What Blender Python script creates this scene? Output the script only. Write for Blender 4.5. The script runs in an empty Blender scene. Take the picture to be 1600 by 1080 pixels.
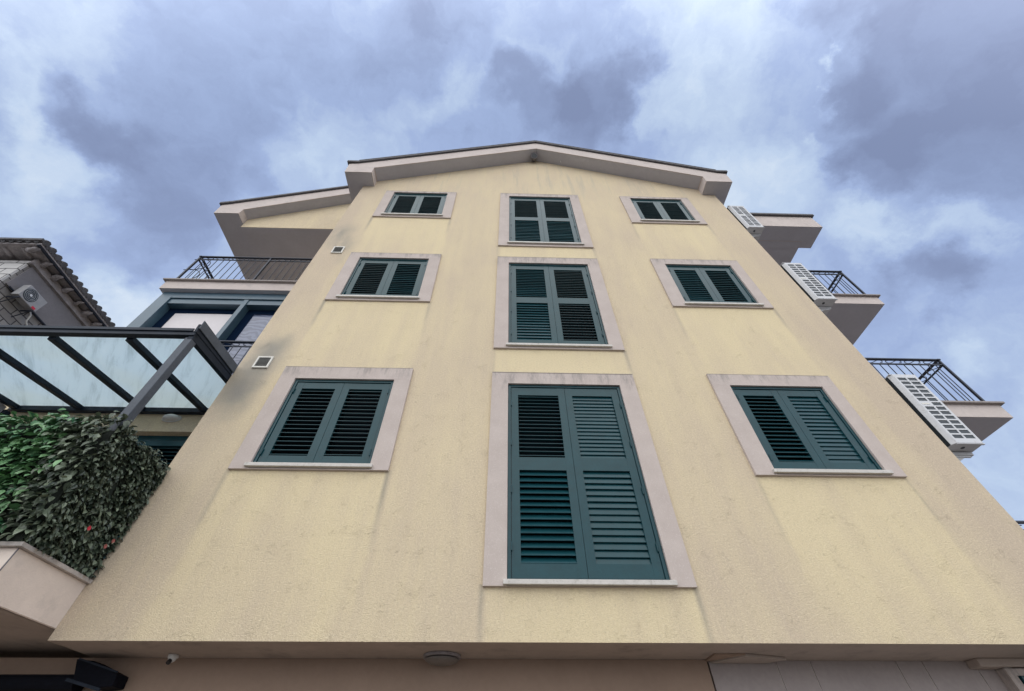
import bpy, bmesh, math, random
from mathutils import Vector, Matrix
random.seed(7)
scene = bpy.context.scene
COL = scene.collection
R = math.radians

# ---------------------------------------------------------------- camera
def cam_basis(yaw, pitch, roll):
    cy, sy = math.cos(yaw), math.sin(yaw)
    r = Vector((cy, sy, 0)); f0 = Vector((-sy, cy, 0)); z = Vector((0, 0, 1))
    f = f0*math.cos(pitch) + z*math.sin(pitch); u = -f0*math.sin(pitch) + z*math.cos(pitch)
    return r*math.cos(roll) + u*math.sin(roll), -r*math.sin(roll) + u*math.cos(roll), f
cr, cu, cf = cam_basis(-0.0298524, 0.83864206, -0.00403642)
cd = bpy.data.cameras.new('camera'); cam = bpy.data.objects.new('camera', cd); COL.objects.link(cam)
M3 = Matrix((cr, cu, -cf)).transposed()
cam.matrix_world = Matrix.Translation((0, -3.9, 1.7)) @ M3.to_4x4()
cd.sensor_width = 36; cd.lens = 645/1600*36; cd.clip_start = .05; cd.clip_end = 3000
scene.camera = cam

# ---------------------------------------------------------------- sky (overcast, broken cloud deck laid out on a plane overhead)
SUN_EL, SUN_AZ = R(58), R(200)     # azimuth of the sun direction measured from +Y towards +X
w = bpy.data.worlds.new('World'); scene.world = w; w.use_nodes = True
nt = w.node_tree; nt.nodes.clear()
def N(nt, t, **k):
    n = nt.nodes.new(t)
    for a, b in k.items(): setattr(n, a, b)
    return n
def setin(nt, sock, v):
    if isinstance(v, bpy.types.NodeSocket): nt.links.new(v, sock)
    else: sock.default_value = v
def MATH(nt, op, a, b=0.0, c=0.0, clamp=False):
    n = N(nt, 'ShaderNodeMath', operation=op, use_clamp=clamp)
    setin(nt, n.inputs[0], a); setin(nt, n.inputs[1], b)
    if op in ('MULTIPLY_ADD', 'SMOOTH_MIN'): setin(nt, n.inputs[2], c)
    return n.outputs[0]
def VM(nt, op, a, b=None, s=None):
    n = N(nt, 'ShaderNodeVectorMath', operation=op)
    setin(nt, n.inputs[0], a)
    if b is not None: setin(nt, n.inputs[1], b)
    if s is not None: setin(nt, n.inputs['Scale'], s)
    return n.outputs['Value'] if op in ('DISTANCE', 'LENGTH', 'DOT_PRODUCT') else n.outputs[0]
def NOISE(nt, vec, scale, detail=4, rough=.5, dist=0.0, color=False):
    n = N(nt, 'ShaderNodeTexNoise'); setin(nt, n.inputs['Vector'], vec)
    n.inputs['Scale'].default_value = scale; n.inputs['Detail'].default_value = detail
    n.inputs['Roughness'].default_value = rough; n.inputs['Distortion'].default_value = dist
    return n.outputs['Color'] if color else n.outputs[0]
def RAMP(nt, f, stops, interp='LINEAR'):
    n = N(nt, 'ShaderNodeValToRGB'); n.color_ramp.interpolation = interp
    e = n.color_ramp.elements
    while len(e) < len(stops): e.new(.5)
    for q, (p, c) in zip(e, stops): q.position = p; q.color = (*c, 1) if len(c) == 3 else c
    setin(nt, n.inputs[0], f); return n.outputs[0]
def SMOOTH(nt, v, a, b, lo=0.0, hi=1.0):
    n = N(nt, 'ShaderNodeMapRange', interpolation_type='SMOOTHSTEP')
    setin(nt, n.inputs[0], v); setin(nt, n.inputs[1], a); setin(nt, n.inputs[2], b)
    n.inputs[3].default_value = lo; n.inputs[4].default_value = hi; return n.outputs[0]
def MIX(nt, f, a, b, mode='MIX'):
    n = N(nt, 'ShaderNodeMix', data_type='RGBA', blend_type=mode)
    setin(nt, n.inputs[0], f)
    for s, v in ((n.inputs[6], a), (n.inputs[7], b)):
        if isinstance(v, bpy.types.NodeSocket): nt.links.new(v, s)
        else: s.default_value = (*v, 1)
    return n.outputs[2]

geo = N(nt, 'ShaderNodeTexCoord').outputs['Generated']
sep = N(nt, 'ShaderNodeSeparateXYZ'); nt.links.new(geo, sep.inputs[0])
P0 = geo
warp = VM(nt, 'SCALE', VM(nt, 'SUBTRACT', NOISE(nt, P0, 3.2, 3, .55, color=True), (.5, .5, .5)), s=.30)
warp2 = VM(nt, 'SCALE', VM(nt, 'SUBTRACT', NOISE(nt, P0, 13, 6, .62, color=True), (.5, .5, .5)), s=.13)
P1 = VM(nt, 'ADD', P0, warp); P2 = VM(nt, 'ADD', P1, warp2)
def sky_p(px, py):
    return (cr*(px-800) + cu*(540-py) + cf*645).normalized()
# cloud masses: where in the sky, how wide, how much lighter (+) or darker (-)
BL = [(930,170,95,-.40),(885,150,50,-.22),(1000,160,45,-.22),(1015,215,45,-.20),(800,130,52,-.30),(835,185,40,-.20),(700,40,110,-.16),
      (1500,70,230,-.34),(1560,230,170,-.30),(1400,250,100,-.30),(1330,260,60,-.26),(1300,40,60,-.18),(1385,120,60,-.20),
      (1090,110,150,.15),(1160,310,130,.26),(1060,60,80,.02),(1345,170,30,.34),(1330,110,28,.30),(1375,60,40,.10),(1300,200,40,.22),(1010,320,110,.18),
      (400,100,200,-.10),(200,190,80,-.30),(290,270,110,-.22),(130,140,60,-.14),(90,210,80,.20),(60,300,110,.10),(240,350,110,-.12),(620,100,90,-.16),
      (500,290,110,.16),(130,40,120,.10),(700,120,70,.16),(560,190,90,.06),(230,500,110,.34),(440,230,60,.14),(30,120,60,.16),
      (1420,470,75,-.20),(1470,455,60,-.16),(1400,520,50,-.16),(1560,400,90,.02),(1340,390,70,.24),(1450,400,60,.22),(1560,560,120,.06),(1340,620,60,.2),(1590,760,140,.16),(1480,560,50,.14)]
acc = None
for px, py, rad, wt in BL:
    c0 = sky_p(px, py); r0 = (sky_p(px+rad, py)-c0).length*.5 + (sky_p(px, py-rad)-c0).length*.5
    g = SMOOTH(nt, VM(nt, 'DISTANCE', P2, tuple(c0)), r0*1.25, r0*.35, 0, wt)
    acc = g if acc is None else MATH(nt, 'ADD', acc, g)
big = NOISE(nt, P0, 2.2, 3, .5, .3); mid = NOISE(nt, P2, 6.0, 7, .6, .2); fine = NOISE(nt, P2, 20, 5, .6)
v = MATH(nt, 'MULTIPLY_ADD', MATH(nt, 'SUBTRACT', big, .5), .20, .52)
v = MATH(nt, 'MULTIPLY_ADD', MATH(nt, 'SUBTRACT', mid, .5), .55, v)
v = MATH(nt, 'MULTIPLY_ADD', MATH(nt, 'SUBTRACT', fine, .5), .16, v)
v = MATH(nt, 'ADD', v, acc)
cloud = RAMP(nt, v, [(0.0, (.235,.295,.48)), (.25, (.29,.37,.59)), (.48, (.38,.49,.76)), (.72, (.55,.68,.89)), (1.0, (.78,.88,.99))])
behind = SMOOTH(nt, sep.outputs[1], .22, -.45, 1.0, 3.1)          # unseen sky behind the camera, brightened and warmed (below) to light the facade
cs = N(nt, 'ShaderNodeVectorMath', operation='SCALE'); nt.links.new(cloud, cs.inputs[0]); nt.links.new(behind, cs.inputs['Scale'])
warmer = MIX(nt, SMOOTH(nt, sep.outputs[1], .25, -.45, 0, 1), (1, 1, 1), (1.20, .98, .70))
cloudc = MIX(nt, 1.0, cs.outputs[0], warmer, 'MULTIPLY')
sky = N(nt, 'ShaderNodeTexSky', sky_type='NISHITA', sun_disc=False, sun_elevation=SUN_EL, sun_rotation=SUN_AZ, air_density=1, dust_density=3, ozone_density=1)
b1 = N(nt, 'ShaderNodeBackground'); nt.links.new(sky.outputs[0], b1.inputs[0]); b1.inputs[1].default_value = .05
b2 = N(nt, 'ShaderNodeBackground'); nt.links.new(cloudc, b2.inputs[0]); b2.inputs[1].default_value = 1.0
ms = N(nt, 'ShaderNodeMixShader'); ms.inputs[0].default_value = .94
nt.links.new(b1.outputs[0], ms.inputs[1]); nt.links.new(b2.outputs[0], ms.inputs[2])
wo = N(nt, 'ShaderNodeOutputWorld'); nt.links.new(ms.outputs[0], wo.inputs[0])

sd = bpy.data.lights.new('sun', 'SUN'); so = bpy.data.objects.new('sun', sd); COL.objects.link(so)
sd.energy = 1.0; sd.angle = R(80); sd.color = (1, .93, .82)
sdir = Vector((math.sin(SUN_AZ)*math.cos(SUN_EL), math.cos(SUN_AZ)*math.cos(SUN_EL), math.sin(SUN_EL)))
so.rotation_euler = sdir.to_track_quat('Z', 'Y').to_euler()
scene.view_settings.view_transform = 'Standard'; scene.view_settings.look = 'None'
scene.view_settings.exposure = 0.0; scene.view_settings.gamma = 1; scene.view_settings.use_curve_mapping = False
scene.render.engine = 'CYCLES'

# ---------------------------------------------------------------- materials
def new_mat(name):
    m = bpy.data.materials.new(name); m.use_nodes = True
    return m, m.node_tree, m.node_tree.nodes['Principled BSDF']
def bump(nt, b, h, strength=.5, dist=.01):
    n = N(nt, 'ShaderNodeBump'); n.inputs['Strength'].default_value = strength; n.inputs['Distance'].default_value = dist
    nt.links.new(h, n.inputs['Height']); nt.links.new(n.outputs[0], b.inputs['Normal'])
def simple(name, col, rough=.6, var=.12, scale=3.0, metallic=0.0, bscale=0, bdist=.002, spec=.5, stretch=(1,1,1), dirt=None, dirtamt=.5):
    m, nt, b = new_mat(name)
    tc = N(nt, 'ShaderNodeTexCoord').outputs['Object']
    v = VM(nt, 'MULTIPLY', tc, stretch)
    n1 = NOISE(nt, v, scale, 5, .6); n2 = NOISE(nt, v, scale*9, 4, .6)
    f = MATH(nt, 'MULTIPLY_ADD', MATH(nt, 'SUBTRACT', n1, .5), 1.4, MATH(nt, 'MULTIPLY_ADD', MATH(nt, 'SUBTRACT', n2, .5), .8, .5))
    lo = tuple(c*(1-var) for c in col); hi = tuple(min(1, c*(1+var)) for c in col)
    c = RAMP(nt, f, [(.15, lo), (.85, hi)])
    if dirt:
        g = SMOOTH(nt, NOISE(nt, v, scale*2.3, 7, .68), .52, .70, 0, dirtamt)
        c = MIX(nt, g, c, dirt)
    nt.links.new(c, b.inputs['Base Color'])
    b.inputs['Roughness'].default_value = rough; b.inputs['Metallic'].default_value = metallic
    b.inputs['Specular IOR Level'].default_value = spec
    if bscale: bump(nt, b, NOISE(nt, tc, bscale, 4, .6), .5, bdist)
    return m

def stucco(name, weather=True):
    m, nt, b = new_mat(name)
    tc = N(nt, 'ShaderNodeTexCoord').outputs['Object']
    s = N(nt, 'ShaderNodeSeparateXYZ'); nt.links.new(tc, s.inputs[0]); x, z = s.outputs[0], s.outputs[2]
    clean = (.75, .63, .410); dirty = (.600, .492, .370); grime = (.36, .335, .27)
    patch = NOISE(nt, VM(nt, 'MULTIPLY', tc, (1, 1, .45)), 1.1, 5, .6)
    streak = NOISE(nt, VM(nt, 'MULTIPLY', tc, (3.2, 3, .28)), 1.6, 6, .65)
    speck = NOISE(nt, tc, 52, 6, .85)
    f = MATH(nt, 'MULTIPLY_ADD', MATH(nt, 'SUBTRACT', patch, .5), 1.6, .52)
    f = MATH(nt, 'MULTIPLY_ADD', MATH(nt, 'SUBTRACT', streak, .5), 1.1, f)
    if weather:
        wx = MATH(nt, 'MULTIPLY_ADD', MATH(nt, 'SUBTRACT', NOISE(nt, tc, 3.5, 3), .5), .16, x)
        wz = MATH(nt, 'MULTIPLY_ADD', MATH(nt, 'SUBTRACT', NOISE(nt, tc, 2.5, 4), .5), .7, z)
        tot = None; tot2 = None
        for x0, x1, bots in ((-2.83, -1.18, (4.03, 7.02, 10.03)), (-.143, 1.70, (2.945, 5.96, 8.89)), (2.70, 4.34, (4.03, 7.02, 10.03))):
            mx = MATH(nt, 'MULTIPLY', SMOOTH(nt, wx, x0-.03, x0+.06), SMOOTH(nt, wx, x1+.03, x1-.06))
            e0 = MATH(nt, 'ABSOLUTE', MATH(nt, 'SUBTRACT', x, x0+.0)); e1 = MATH(nt, 'ABSOLUTE', MATH(nt, 'SUBTRACT', x, x1))
            ed = SMOOTH(nt, MATH(nt, 'MINIMUM', e0, e1), .05, .0)
            for zb in bots:
                below = MATH(nt, 'MULTIPLY', MATH(nt, 'LESS_THAN', z, zb+.02), SMOOTH(nt, wz, zb-2.1, zb-.4))
                g = MATH(nt, 'MULTIPLY', mx, below); tot = g if tot is None else MATH(nt, 'MAXIMUM', tot, g)
                below2 = MATH(nt, 'MULTIPLY', MATH(nt, 'LESS_THAN', z, zb+.02), SMOOTH(nt, wz, zb-.9, zb-.05))
                g2 = MATH(nt, 'MULTIPLY', ed, below2); tot2 = g2 if tot2 is None else MATH(nt, 'MAXIMUM', tot2, g2)
        f = MATH(nt, 'MULTIPLY_ADD', tot, .46, MATH(nt, 'SUBTRACT', f, .07))
        # greyer towards both outer corners of the bay
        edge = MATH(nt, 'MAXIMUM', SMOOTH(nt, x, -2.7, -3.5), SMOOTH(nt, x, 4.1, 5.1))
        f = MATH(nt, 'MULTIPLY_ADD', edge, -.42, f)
    c = MIX(nt, MATH(nt, 'ADD', f, 0, clamp=True), dirty, clean)
    c = MIX(nt, MATH(nt, 'MULTIPLY', SMOOTH(nt, speck, .50, .70), .46), c, grime)
    c = MIX(nt, MATH(nt, 'MULTIPLY', SMOOTH(nt, speck, .50, .33), .62), c, (.86, .77, .58))
    if weather:
        c = MIX(nt, MATH(nt, 'MULTIPLY', tot2, MATH(nt, 'MULTIPLY', SMOOTH(nt, streak, .35, .7), .75)), c, (.27, .25, .22))
        # grime blooming round the two vents
        for vx, vz in ((-3.17, 5.72), (-3.11, 8.72), (-3.25, 5.2), (-3.3, 9.3)):
            cv = N(nt, 'ShaderNodeCombineXYZ'); nt.links.new(wx, cv.inputs[0]); nt.links.new(MATH(nt, 'MULTIPLY', wz, .55), cv.inputs[2])
            dd = VM(nt, 'DISTANCE', cv.outputs[0], (vx, 0, vz*.55))
            c = MIX(nt, MATH(nt, 'MULTIPLY', SMOOTH(nt, dd, .38, .02), SMOOTH(nt, patch, .35, .6)), c, (.33, .31, .27))
        top = MATH(nt, 'MULTIPLY', SMOOTH(nt, wz, 9.5, 12.5), SMOOTH(nt, streak, .5, .68))
        c = MIX(nt, MATH(nt, 'MULTIPLY', top, .45), c, (.42, .39, .34))
    worm = NOISE(nt, VM(nt, 'MULTIPLY', tc, (1, 1, 1.7)), 15, 3, .6, 1.2)
    line = SMOOTH(nt, MATH(nt, 'ABSOLUTE', MATH(nt, 'SUBTRACT', worm, .5)), .012, .0)
    line = MATH(nt, 'MULTIPLY', line, SMOOTH(nt, NOISE(nt, tc, 6, 3, .6), .52, .64))
    c = MIX(nt, MATH(nt, 'MULTIPLY', line, .12), c, (.36, .31, .23))
    nt.links.new(c, b.inputs['Base Color'])
    b.inputs['Roughness'].default_value = .92; b.inputs['Specular IOR Level'].default_value = .15
    h = MATH(nt, 'MULTIPLY_ADD', line, -.30, MATH(nt, 'MULTIPLY', speck, .8))
    h = MATH(nt, 'MULTIPLY_ADD', NOISE(nt, tc, 110, 3, .7), .8, h)
    bump(nt, b, h, .85, .009)
    return m

def stone_trim(name):
    m, nt, b = new_mat(name)
    t = N(nt, 'ShaderNodeTexCoord'); tc = t.outputs['Object']
    s = N(nt, 'ShaderNodeSeparateXYZ'); nt.links.new(t.outputs['Generated'], s.inputs[0])
    base = RAMP(nt, NOISE(nt, tc, 4, 5, .6), [(.25, (.475, .405, .365)), (.75, (.56, .485, .44))])
    c = MIX(nt, MATH(nt, 'MULTIPLY', SMOOTH(nt, NOISE(nt, tc, 170, 2, .7), .52, .72), .45), base, (.40, .33, .33))
    c = MIX(nt, MATH(nt, 'MULTIPLY', SMOOTH(nt, NOISE(nt, tc, 120, 2, .7), .55, .75), .35), c, (.86, .80, .80))
    st = NOISE(nt, VM(nt, 'MULTIPLY', tc, (4.2, 4, .9)), 2.6, 9, .78)
    wz = MATH(nt, 'MULTIPLY_ADD', MATH(nt, 'SUBTRACT', st, .5), .35, s.outputs[2])
    g = MATH(nt, 'MULTIPLY', SMOOTH(nt, wz, .86, 1.02), SMOOTH(nt, st, .44, .62))
    c = MIX(nt, MATH(nt, 'MULTIPLY', g, .48), c, (.17, .16, .15))
    c = MIX(nt, MATH(nt, 'MULTIPLY', SMOOTH(nt, s.outputs[2], .990, .996), .7), c, (.12, .11, .10))
    nt.links.new(c, b.inputs['Base Color']); b.inputs['Roughness'].default_value = .8; b.inputs['Specular IOR Level'].default_value = .25
    bump(nt, b, NOISE(nt, tc, 160, 3), .4, .002)
    return m

M = {}
M['stucco'] = stucco('stucco'); M['stucco_plain'] = stucco('stucco_plain', False)
M['trim'] = stone_trim('pink_stone')
M['sill'] = simple('white_marble', (.54, .51, .47), .45, .12, 12, dirt=(.3, .27, .22), dirtamt=.6)
M['plaster'] = simple('pinkish_plaster', (.58, .51, .475), .85, .08, 2.0, bscale=90, bdist=.003, spec=.2, dirt=(.36, .33, .33), dirtamt=.35)
M['terrace_plaster'] = simple('cream_plaster', (.76, .655, .575), .85, .08, 2.0, bscale=90, bdist=.003, spec=.2, dirt=(.45, .40, .36), dirtamt=.3)
M['soffit'] = simple('grey_soffit_paint', (.51, .50, .54), .85, .07, 1.5, bscale=90, bdist=.002, spec=.2)
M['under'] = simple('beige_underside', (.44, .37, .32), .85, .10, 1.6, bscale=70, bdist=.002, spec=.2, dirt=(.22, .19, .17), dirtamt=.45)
M['tile_wall'] = simple('grey_cladding', (.40, .35, .335), .7, .10, 3, bscale=60, bdist=.002, spec=.3)
M['roof_edge'] = simple('dark_roof_edge', (.105, .10, .105), .8, .35, 14)
M['coping'] = simple('brown_stone_coping', (.30, .265, .25), .7, .2, 20)
M['teal'] = simple('teal_painted_aluminium', (.007, .050, .062), .28, .14, 6, spec=.32, bscale=40, bdist=.0006)
M['teal_dark'] = simple('teal_shadow_gap', (.006, .02, .025), .6)
M['dark_glass'] = simple('dark_window_glass', (.004, .008, .012), .12, spec=.6)
M['blue_alu'] = simple('slate_blue_aluminium', (.055, .105, .145), .38, .12, 3, spec=.6)
M['rail'] = simple('dark_wrought_iron', (.022, .028, .045), .5, .3, 20, metallic=.3)
M['pergola'] = simple('anthracite_steel', (.013, .020, .033), .5, .25, 6, spec=.2)
M['pergola_post'] = simple('grey_steel_post', (.075, .088, .11), .5, .2, 6, spec=.3)
M['ac'] = simple('air_con_casing', (.60, .61, .63), .45, .07, 8, dirt=(.35, .33, .30), dirtamt=.4)
M['ac_dark'] = simple('air_con_fins', (.035, .045, .055), .5, .4, 60)
M['vent'] = simple('vent_plastic', (.68, .66, .60), .5, .08, 10)
M['vent_dark'] = simple('vent_mesh', (.16, .16, .15), .8, .5, 120)
M['lamp'] = simple('lamp_diffuser', (.62, .62, .62), .4, .08, 6)
M['black'] = simple('black_plastic', (.012, .013, .016), .45)
M['white'] = simple('white_plastic', (.7, .7, .68), .4)
M['ac_dim'] = simple('aged_casing', (.30, .30, .31), .6, .1, 8)
M['lamp_dim'] = simple('dim_lamp_glass', (.16, .145, .135), .35, .1, 6)
M['blind'] = simple('pale_blind', (.70, .66, .67), .7, .05, 2)
M['awning'] = simple('dark_awning_cloth', (.005, .006, .011), .8, .3, 20, spec=.15)
M['leaf_light'] = None
M['ground'] = simple('paving', (.165, .145, .125), .9, .2, .6, bscale=20, bdist=.01)
M['asphalt'] = simple('asphalt', (.07, .07, .072), .9, .2, 1.2, bscale=80, bdist=.01)
M['rooftile'] = simple('weathered_tiles', (.10, .098, .105), .9, .4, 5)
M['corbel'] = simple('corbel_stone', (.30, .275, .28), .9, .4, 6, bscale=12, bdist=.03)
M['band'] = simple('grey_render_band', (.20, .19, .20), .9, .12, 2, bscale=30, bdist=.004)
M['flower'] = simple('red_petals', (.55, .02, .05), .5)
M['rubber'] = simple('joint_filler', (.62, .57, .53), .8)

def glass_wavy():
    m, nt, b = new_mat('curtained_glass')
    tc = N(nt, 'ShaderNodeTexCoord').outputs['Object']
    wv = N(nt, 'ShaderNodeTexWave'); wv.inputs['Scale'].default_value = 2.6; wv.inputs['Distortion'].default_value = 16; wv.inputs['Detail'].default_value = 3
    wv.bands_direction = 'Z'
    nt.links.new(VM(nt, 'MULTIPLY', tc, (.8, 1, 1)), wv.inputs['Vector'])
    c = RAMP(nt, wv.outputs[0], [(.2, (.11, .13, .20)), (.8, (.165, .19, .28))])
    nt.links.new(c, b.inputs['Base Color']); b.inputs['Roughness'].default_value = .12; b.inputs['Specular IOR Level'].default_value = .6
    return m
M['curtain_glass'] = glass_wavy()
def frosted():
    m = bpy.data.materials.new('frosted_glass'); m.use_nodes = True; nt = m.node_tree; nt.nodes.clear()
    tc = N(nt, 'ShaderNodeTexCoord').outputs['Object']
    v = VM(nt, 'MULTIPLY', tc, (2.2, 7, 1))
    rot = N(nt, 'ShaderNodeVectorRotate', rotation_type='Z_AXIS'); nt.links.new(tc, rot.inputs[0]); rot.inputs['Angle'].default_value = .9
    n1 = NOISE(nt, VM(nt, 'MULTIPLY', rot.outputs[0], (.8, 7, 1)), 1.5, 8, .75, .6)
    n2 = NOISE(nt, tc, 1.1, 4)
    c = RAMP(nt, n1, [(.30, (.87, .955, 1.0)), (.50, (.84, .93, .985)), (.66, (.68, .76, .80)), (.85, (.50, .55, .55))])
    c = MIX(nt, SMOOTH(nt, n2, .45, .65, 0, .35), c, (.86, .90, .86))
    t = N(nt, 'ShaderNodeBsdfTranslucent'); nt.links.new(c, t.inputs[0])
    g = N(nt, 'ShaderNodeBsdfGlossy'); g.inputs['Roughness'].default_value = .25; g.inputs[0].default_value = (.8, .9, .9, 1)
    d = N(nt, 'ShaderNodeBsdfDiffuse'); nt.links.new(c, d.inputs[0])
    a = N(nt, 'ShaderNodeMixShader'); a.inputs[0].default_value = .04; nt.links.new(t.outputs[0], a.inputs[1]); nt.links.new(d.outputs[0], a.inputs[2])
    fr = N(nt, 'ShaderNodeFresnel'); fr.inputs[0].default_value = 1.35
    a2 = N(nt, 'ShaderNodeMixShader'); nt.links.new(fr.outputs[0], a2.inputs[0]); nt.links.new(a.outputs[0], a2.inputs[1]); nt.links.new(g.outputs[0], a2.inputs[2])
    o = N(nt, 'ShaderNodeOutputMaterial'); nt.links.new(a2.outputs[0], o.inputs[0])
    return m
M['frosted'] = frosted()
def leafmat(name, lo, hi, rough):
    m, nt, b = new_mat(name)
    at = N(nt, 'ShaderNodeAttribute', attribute_name='leaf_tone')
    c = RAMP(nt, at.outputs['Fac'], [(0, lo), (1, hi)])
    nt.links.new(c, b.inputs['Base Color']); b.inputs['Roughness'].default_value = rough
    b.inputs['Specular IOR Level'].default_value = .45
    return m
M['leaf_light'] = leafmat('fresh_green_leaves', (.03, .11, .05), (.24, .44, .20), .42)
M['leaf_dark'] = leafmat('faded_dark_leaves', (.020, .034, .022), (.22, .265, .18), .38)
def masonry(name, c1, c2, bw, rh):
    m, nt, b = new_mat(name)
    tc = N(nt, 'ShaderNodeTexCoord').outputs['Object']
    s = N(nt, 'ShaderNodeSeparateXYZ'); nt.links.new(tc, s.inputs[0])
    cx = N(nt, 'ShaderNodeCombineXYZ'); nt.links.new(MATH(nt, 'ADD', s.outputs[0], s.outputs[1]), cx.inputs[0]); nt.links.new(s.outputs[2], cx.inputs[1])
    wv = VM(nt, 'ADD', cx.outputs[0], VM(nt, 'SCALE', NOISE(nt, cx.outputs[0], 3, 2, color=True), s=.05))
    br = N(nt, 'ShaderNodeTexBrick'); nt.links.new(wv, br.inputs['Vector'])
    br.inputs['Scale'].default_value = 1; br.inputs['Brick Width'].default_value = bw; br.inputs['Row Height'].default_value = rh; br.inputs['Mortar Size'].default_value = .014
    br.inputs['Color1'].default_value = (*c1, 1); br.inputs['Color2'].default_value = (*c2, 1); br.inputs['Mortar'].default_value = (.06, .055, .06, 1)
    nt.links.new(br.outputs[0], b.inputs['Base Color']); b.inputs['Roughness'].default_value = .9
    bump(nt, b, MATH(nt, 'MULTIPLY_ADD', br.outputs['Fac'], -1.0, NOISE(nt, tc, 14, 4)), .6, .02)
    return m
M['masonry'] = masonry('squared_stone', (.30, .29, .28), (.20, .19, .185), .42, .2)
M['masonry_lit'] = masonry('lit_squared_stone', (.62, .61, .60), (.52, .51, .50), .55, .27)  # larger blocks; the brighter light on the front face is put into the colour

# ---------------------------------------------------------------- mesh helpers
class MB:
    def __init__(s): s.v = []; s.f = []; s.mi = []
    def quad(s, *pts, mi=0):
        i = len(s.v); s.v += [tuple(p) for p in pts]; s.f.append(tuple(range(i, i+len(pts)))); s.mi.append(mi)
    def box(s, x0, x1, y0, y1, z0, z1, mi=0):
        i = len(s.v)
        s.v += [(x, y, z) for z in (z0, z1) for y in (y0, y1) for x in (x0, x1)]
        for f in ((0,2,3,1),(4,5,7,6),(0,1,5,4),(2,6,7,3),(0,4,6,2),(1,3,7,5)): s.f.append(tuple(i+k for k in f)); s.mi.append(mi)
        return s
    def prism(s, poly, axis, a, b, mi=0):
        """polygon (u,v) extruded along axis from a to b; axis 'y': (u,v)=(x,z); 'x': (y,z); 'z': (x,y)"""
        def P(u, v, t): return {'y': (u, t, v), 'x': (t, u, v), 'z': (u, v, t)}[axis]
        n = len(poly); i = len(s.v)
        s.v += [P(u, v, a) for u, v in poly] + [P(u, v, b) for u, v in poly]
        s.f.append(tuple(i+k for k in range(n))); s.f.append(tuple(i+n+k for k in reversed(range(n)))); s.mi += [mi, mi]
        for k in range(n): s.f.append((i+k, i+(k+1) % n, i+n+(k+1) % n, i+n+k)); s.mi.append(mi)
        return s
    def bar(s, p, q, w, h=None, mi=0, up=(0, 0, 1)):
        p, q = Vector(p), Vector(q); h = h or w; d = (q-p).normalized(); u = Vector(up)
        if abs(d.dot(u)) > .98: u = Vector((0, 1, 0))
        r = d.cross(u).normalized(); u = r.cross(d); i = len(s.v)
        for c in (p, q):
            for a, b in ((-1,-1),(1,-1),(1,1),(-1,1)): s.v.append(tuple(c + r*a*w/2 + u*b*h/2))
        for f in ((0,1,2,3),(7,6,5,4),(0,4,5,1),(1,5,6,2),(2,6,7,3),(3,7,4,0)): s.f.append(tuple(i+k for k in f)); s.mi.append(mi)
        return s
    def tube(s, pts, r, n=6, mi=0, radii=None, caps=True):
        pts = [Vector(p) for p in pts]; i0 = len(s.v); prev = None
        for k, p in enumerate(pts):
            d = (pts[min(k+1, len(pts)-1)] - pts[max(k-1, 0)]).normalized()
            a = Vector((0, 0, 1)) if abs(d.z) < .9 else Vector((1, 0, 0))
            if prev is None: u = d.cross(a).normalized()
            else: u = (prev - d*prev.dot(d)).normalized()
            prev = u; vv = d.cross(u); rr = radii[k] if radii else r
            for j in range(n):
                t = 2*math.pi*j/n; s.v.append(tuple(p + (u*math.cos(t) + vv*math.sin(t))*rr))
        for k in range(len(pts)-1):
            for j in range(n):
                a = i0+k*n+j; b = i0+k*n+(j+1) % n; s.f.append((a, b, b+n, a+n)); s.mi.append(mi)
        if caps:
            s.f.append(tuple(i0+j for j in reversed(range(n)))); s.f.append(tuple(i0+(len(pts)-1)*n+j for j in range(n))); s.mi += [mi, mi]
        return s
    def build(s, name, mats, parent=None, loc=None, smooth=False, bevel=0, fixn=True):
        me = bpy.data.meshes.new(name); me.from_pydata(s.v, [], s.f)
        for m in (mats if isinstance(mats, (list, tuple)) else [mats]): me.materials.append(M[m] if isinstance(m, str) else m)
        me.polygons.foreach_set('material_index', s.mi)
        if smooth: me.polygons.foreach_set('use_smooth', [True]*len(s.f))
        if fixn:
            bm = bmesh.new(); bm.from_mesh(me); bmesh.ops.recalc_face_normals(bm, faces=bm.faces)
            bm.to_mesh(me); bm.free()
        me.update()
        o = bpy.data.objects.new(name, me); COL.objects.link(o)
        if parent: o.parent = parent
        if loc is not None: o.location = loc
        if bevel:
            mod = o.modifiers.new('bevel', 'BEVEL'); mod.width = bevel; mod.segments = 2; mod.limit_method = 'ANGLE'
        return o
def tag(o, label=None, cat=None, group=None, kind=None):
    if label: o['label'] = label
    if cat: o['category'] = cat
    if group: o['group'] = group
    if kind: o['kind'] = kind
    return o
def empty(name, label, cat, loc=(0, 0, 0), group=None):
    o = bpy.data.objects.new(name, None); COL.objects.link(o); o.location = loc; return tag(o, label, cat, group)

# ---------------------------------------------------------------- ground
g = MB(); g.quad((-400,-400,0),(400,-400,0),(400,400,0),(-400,400,0)); tag(g.build('ground', 'ground'), kind='structure')
g = MB(); g.box(-60, 60, -13, -6.2, -.05, .004); tag(g.build('road', 'asphalt'), kind='structure')
g = MB(); g.box(-60, 60, -6.2, -5.9, -.05, .10); tag(g.build('kerb', 'sill'), kind='structure')

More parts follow.
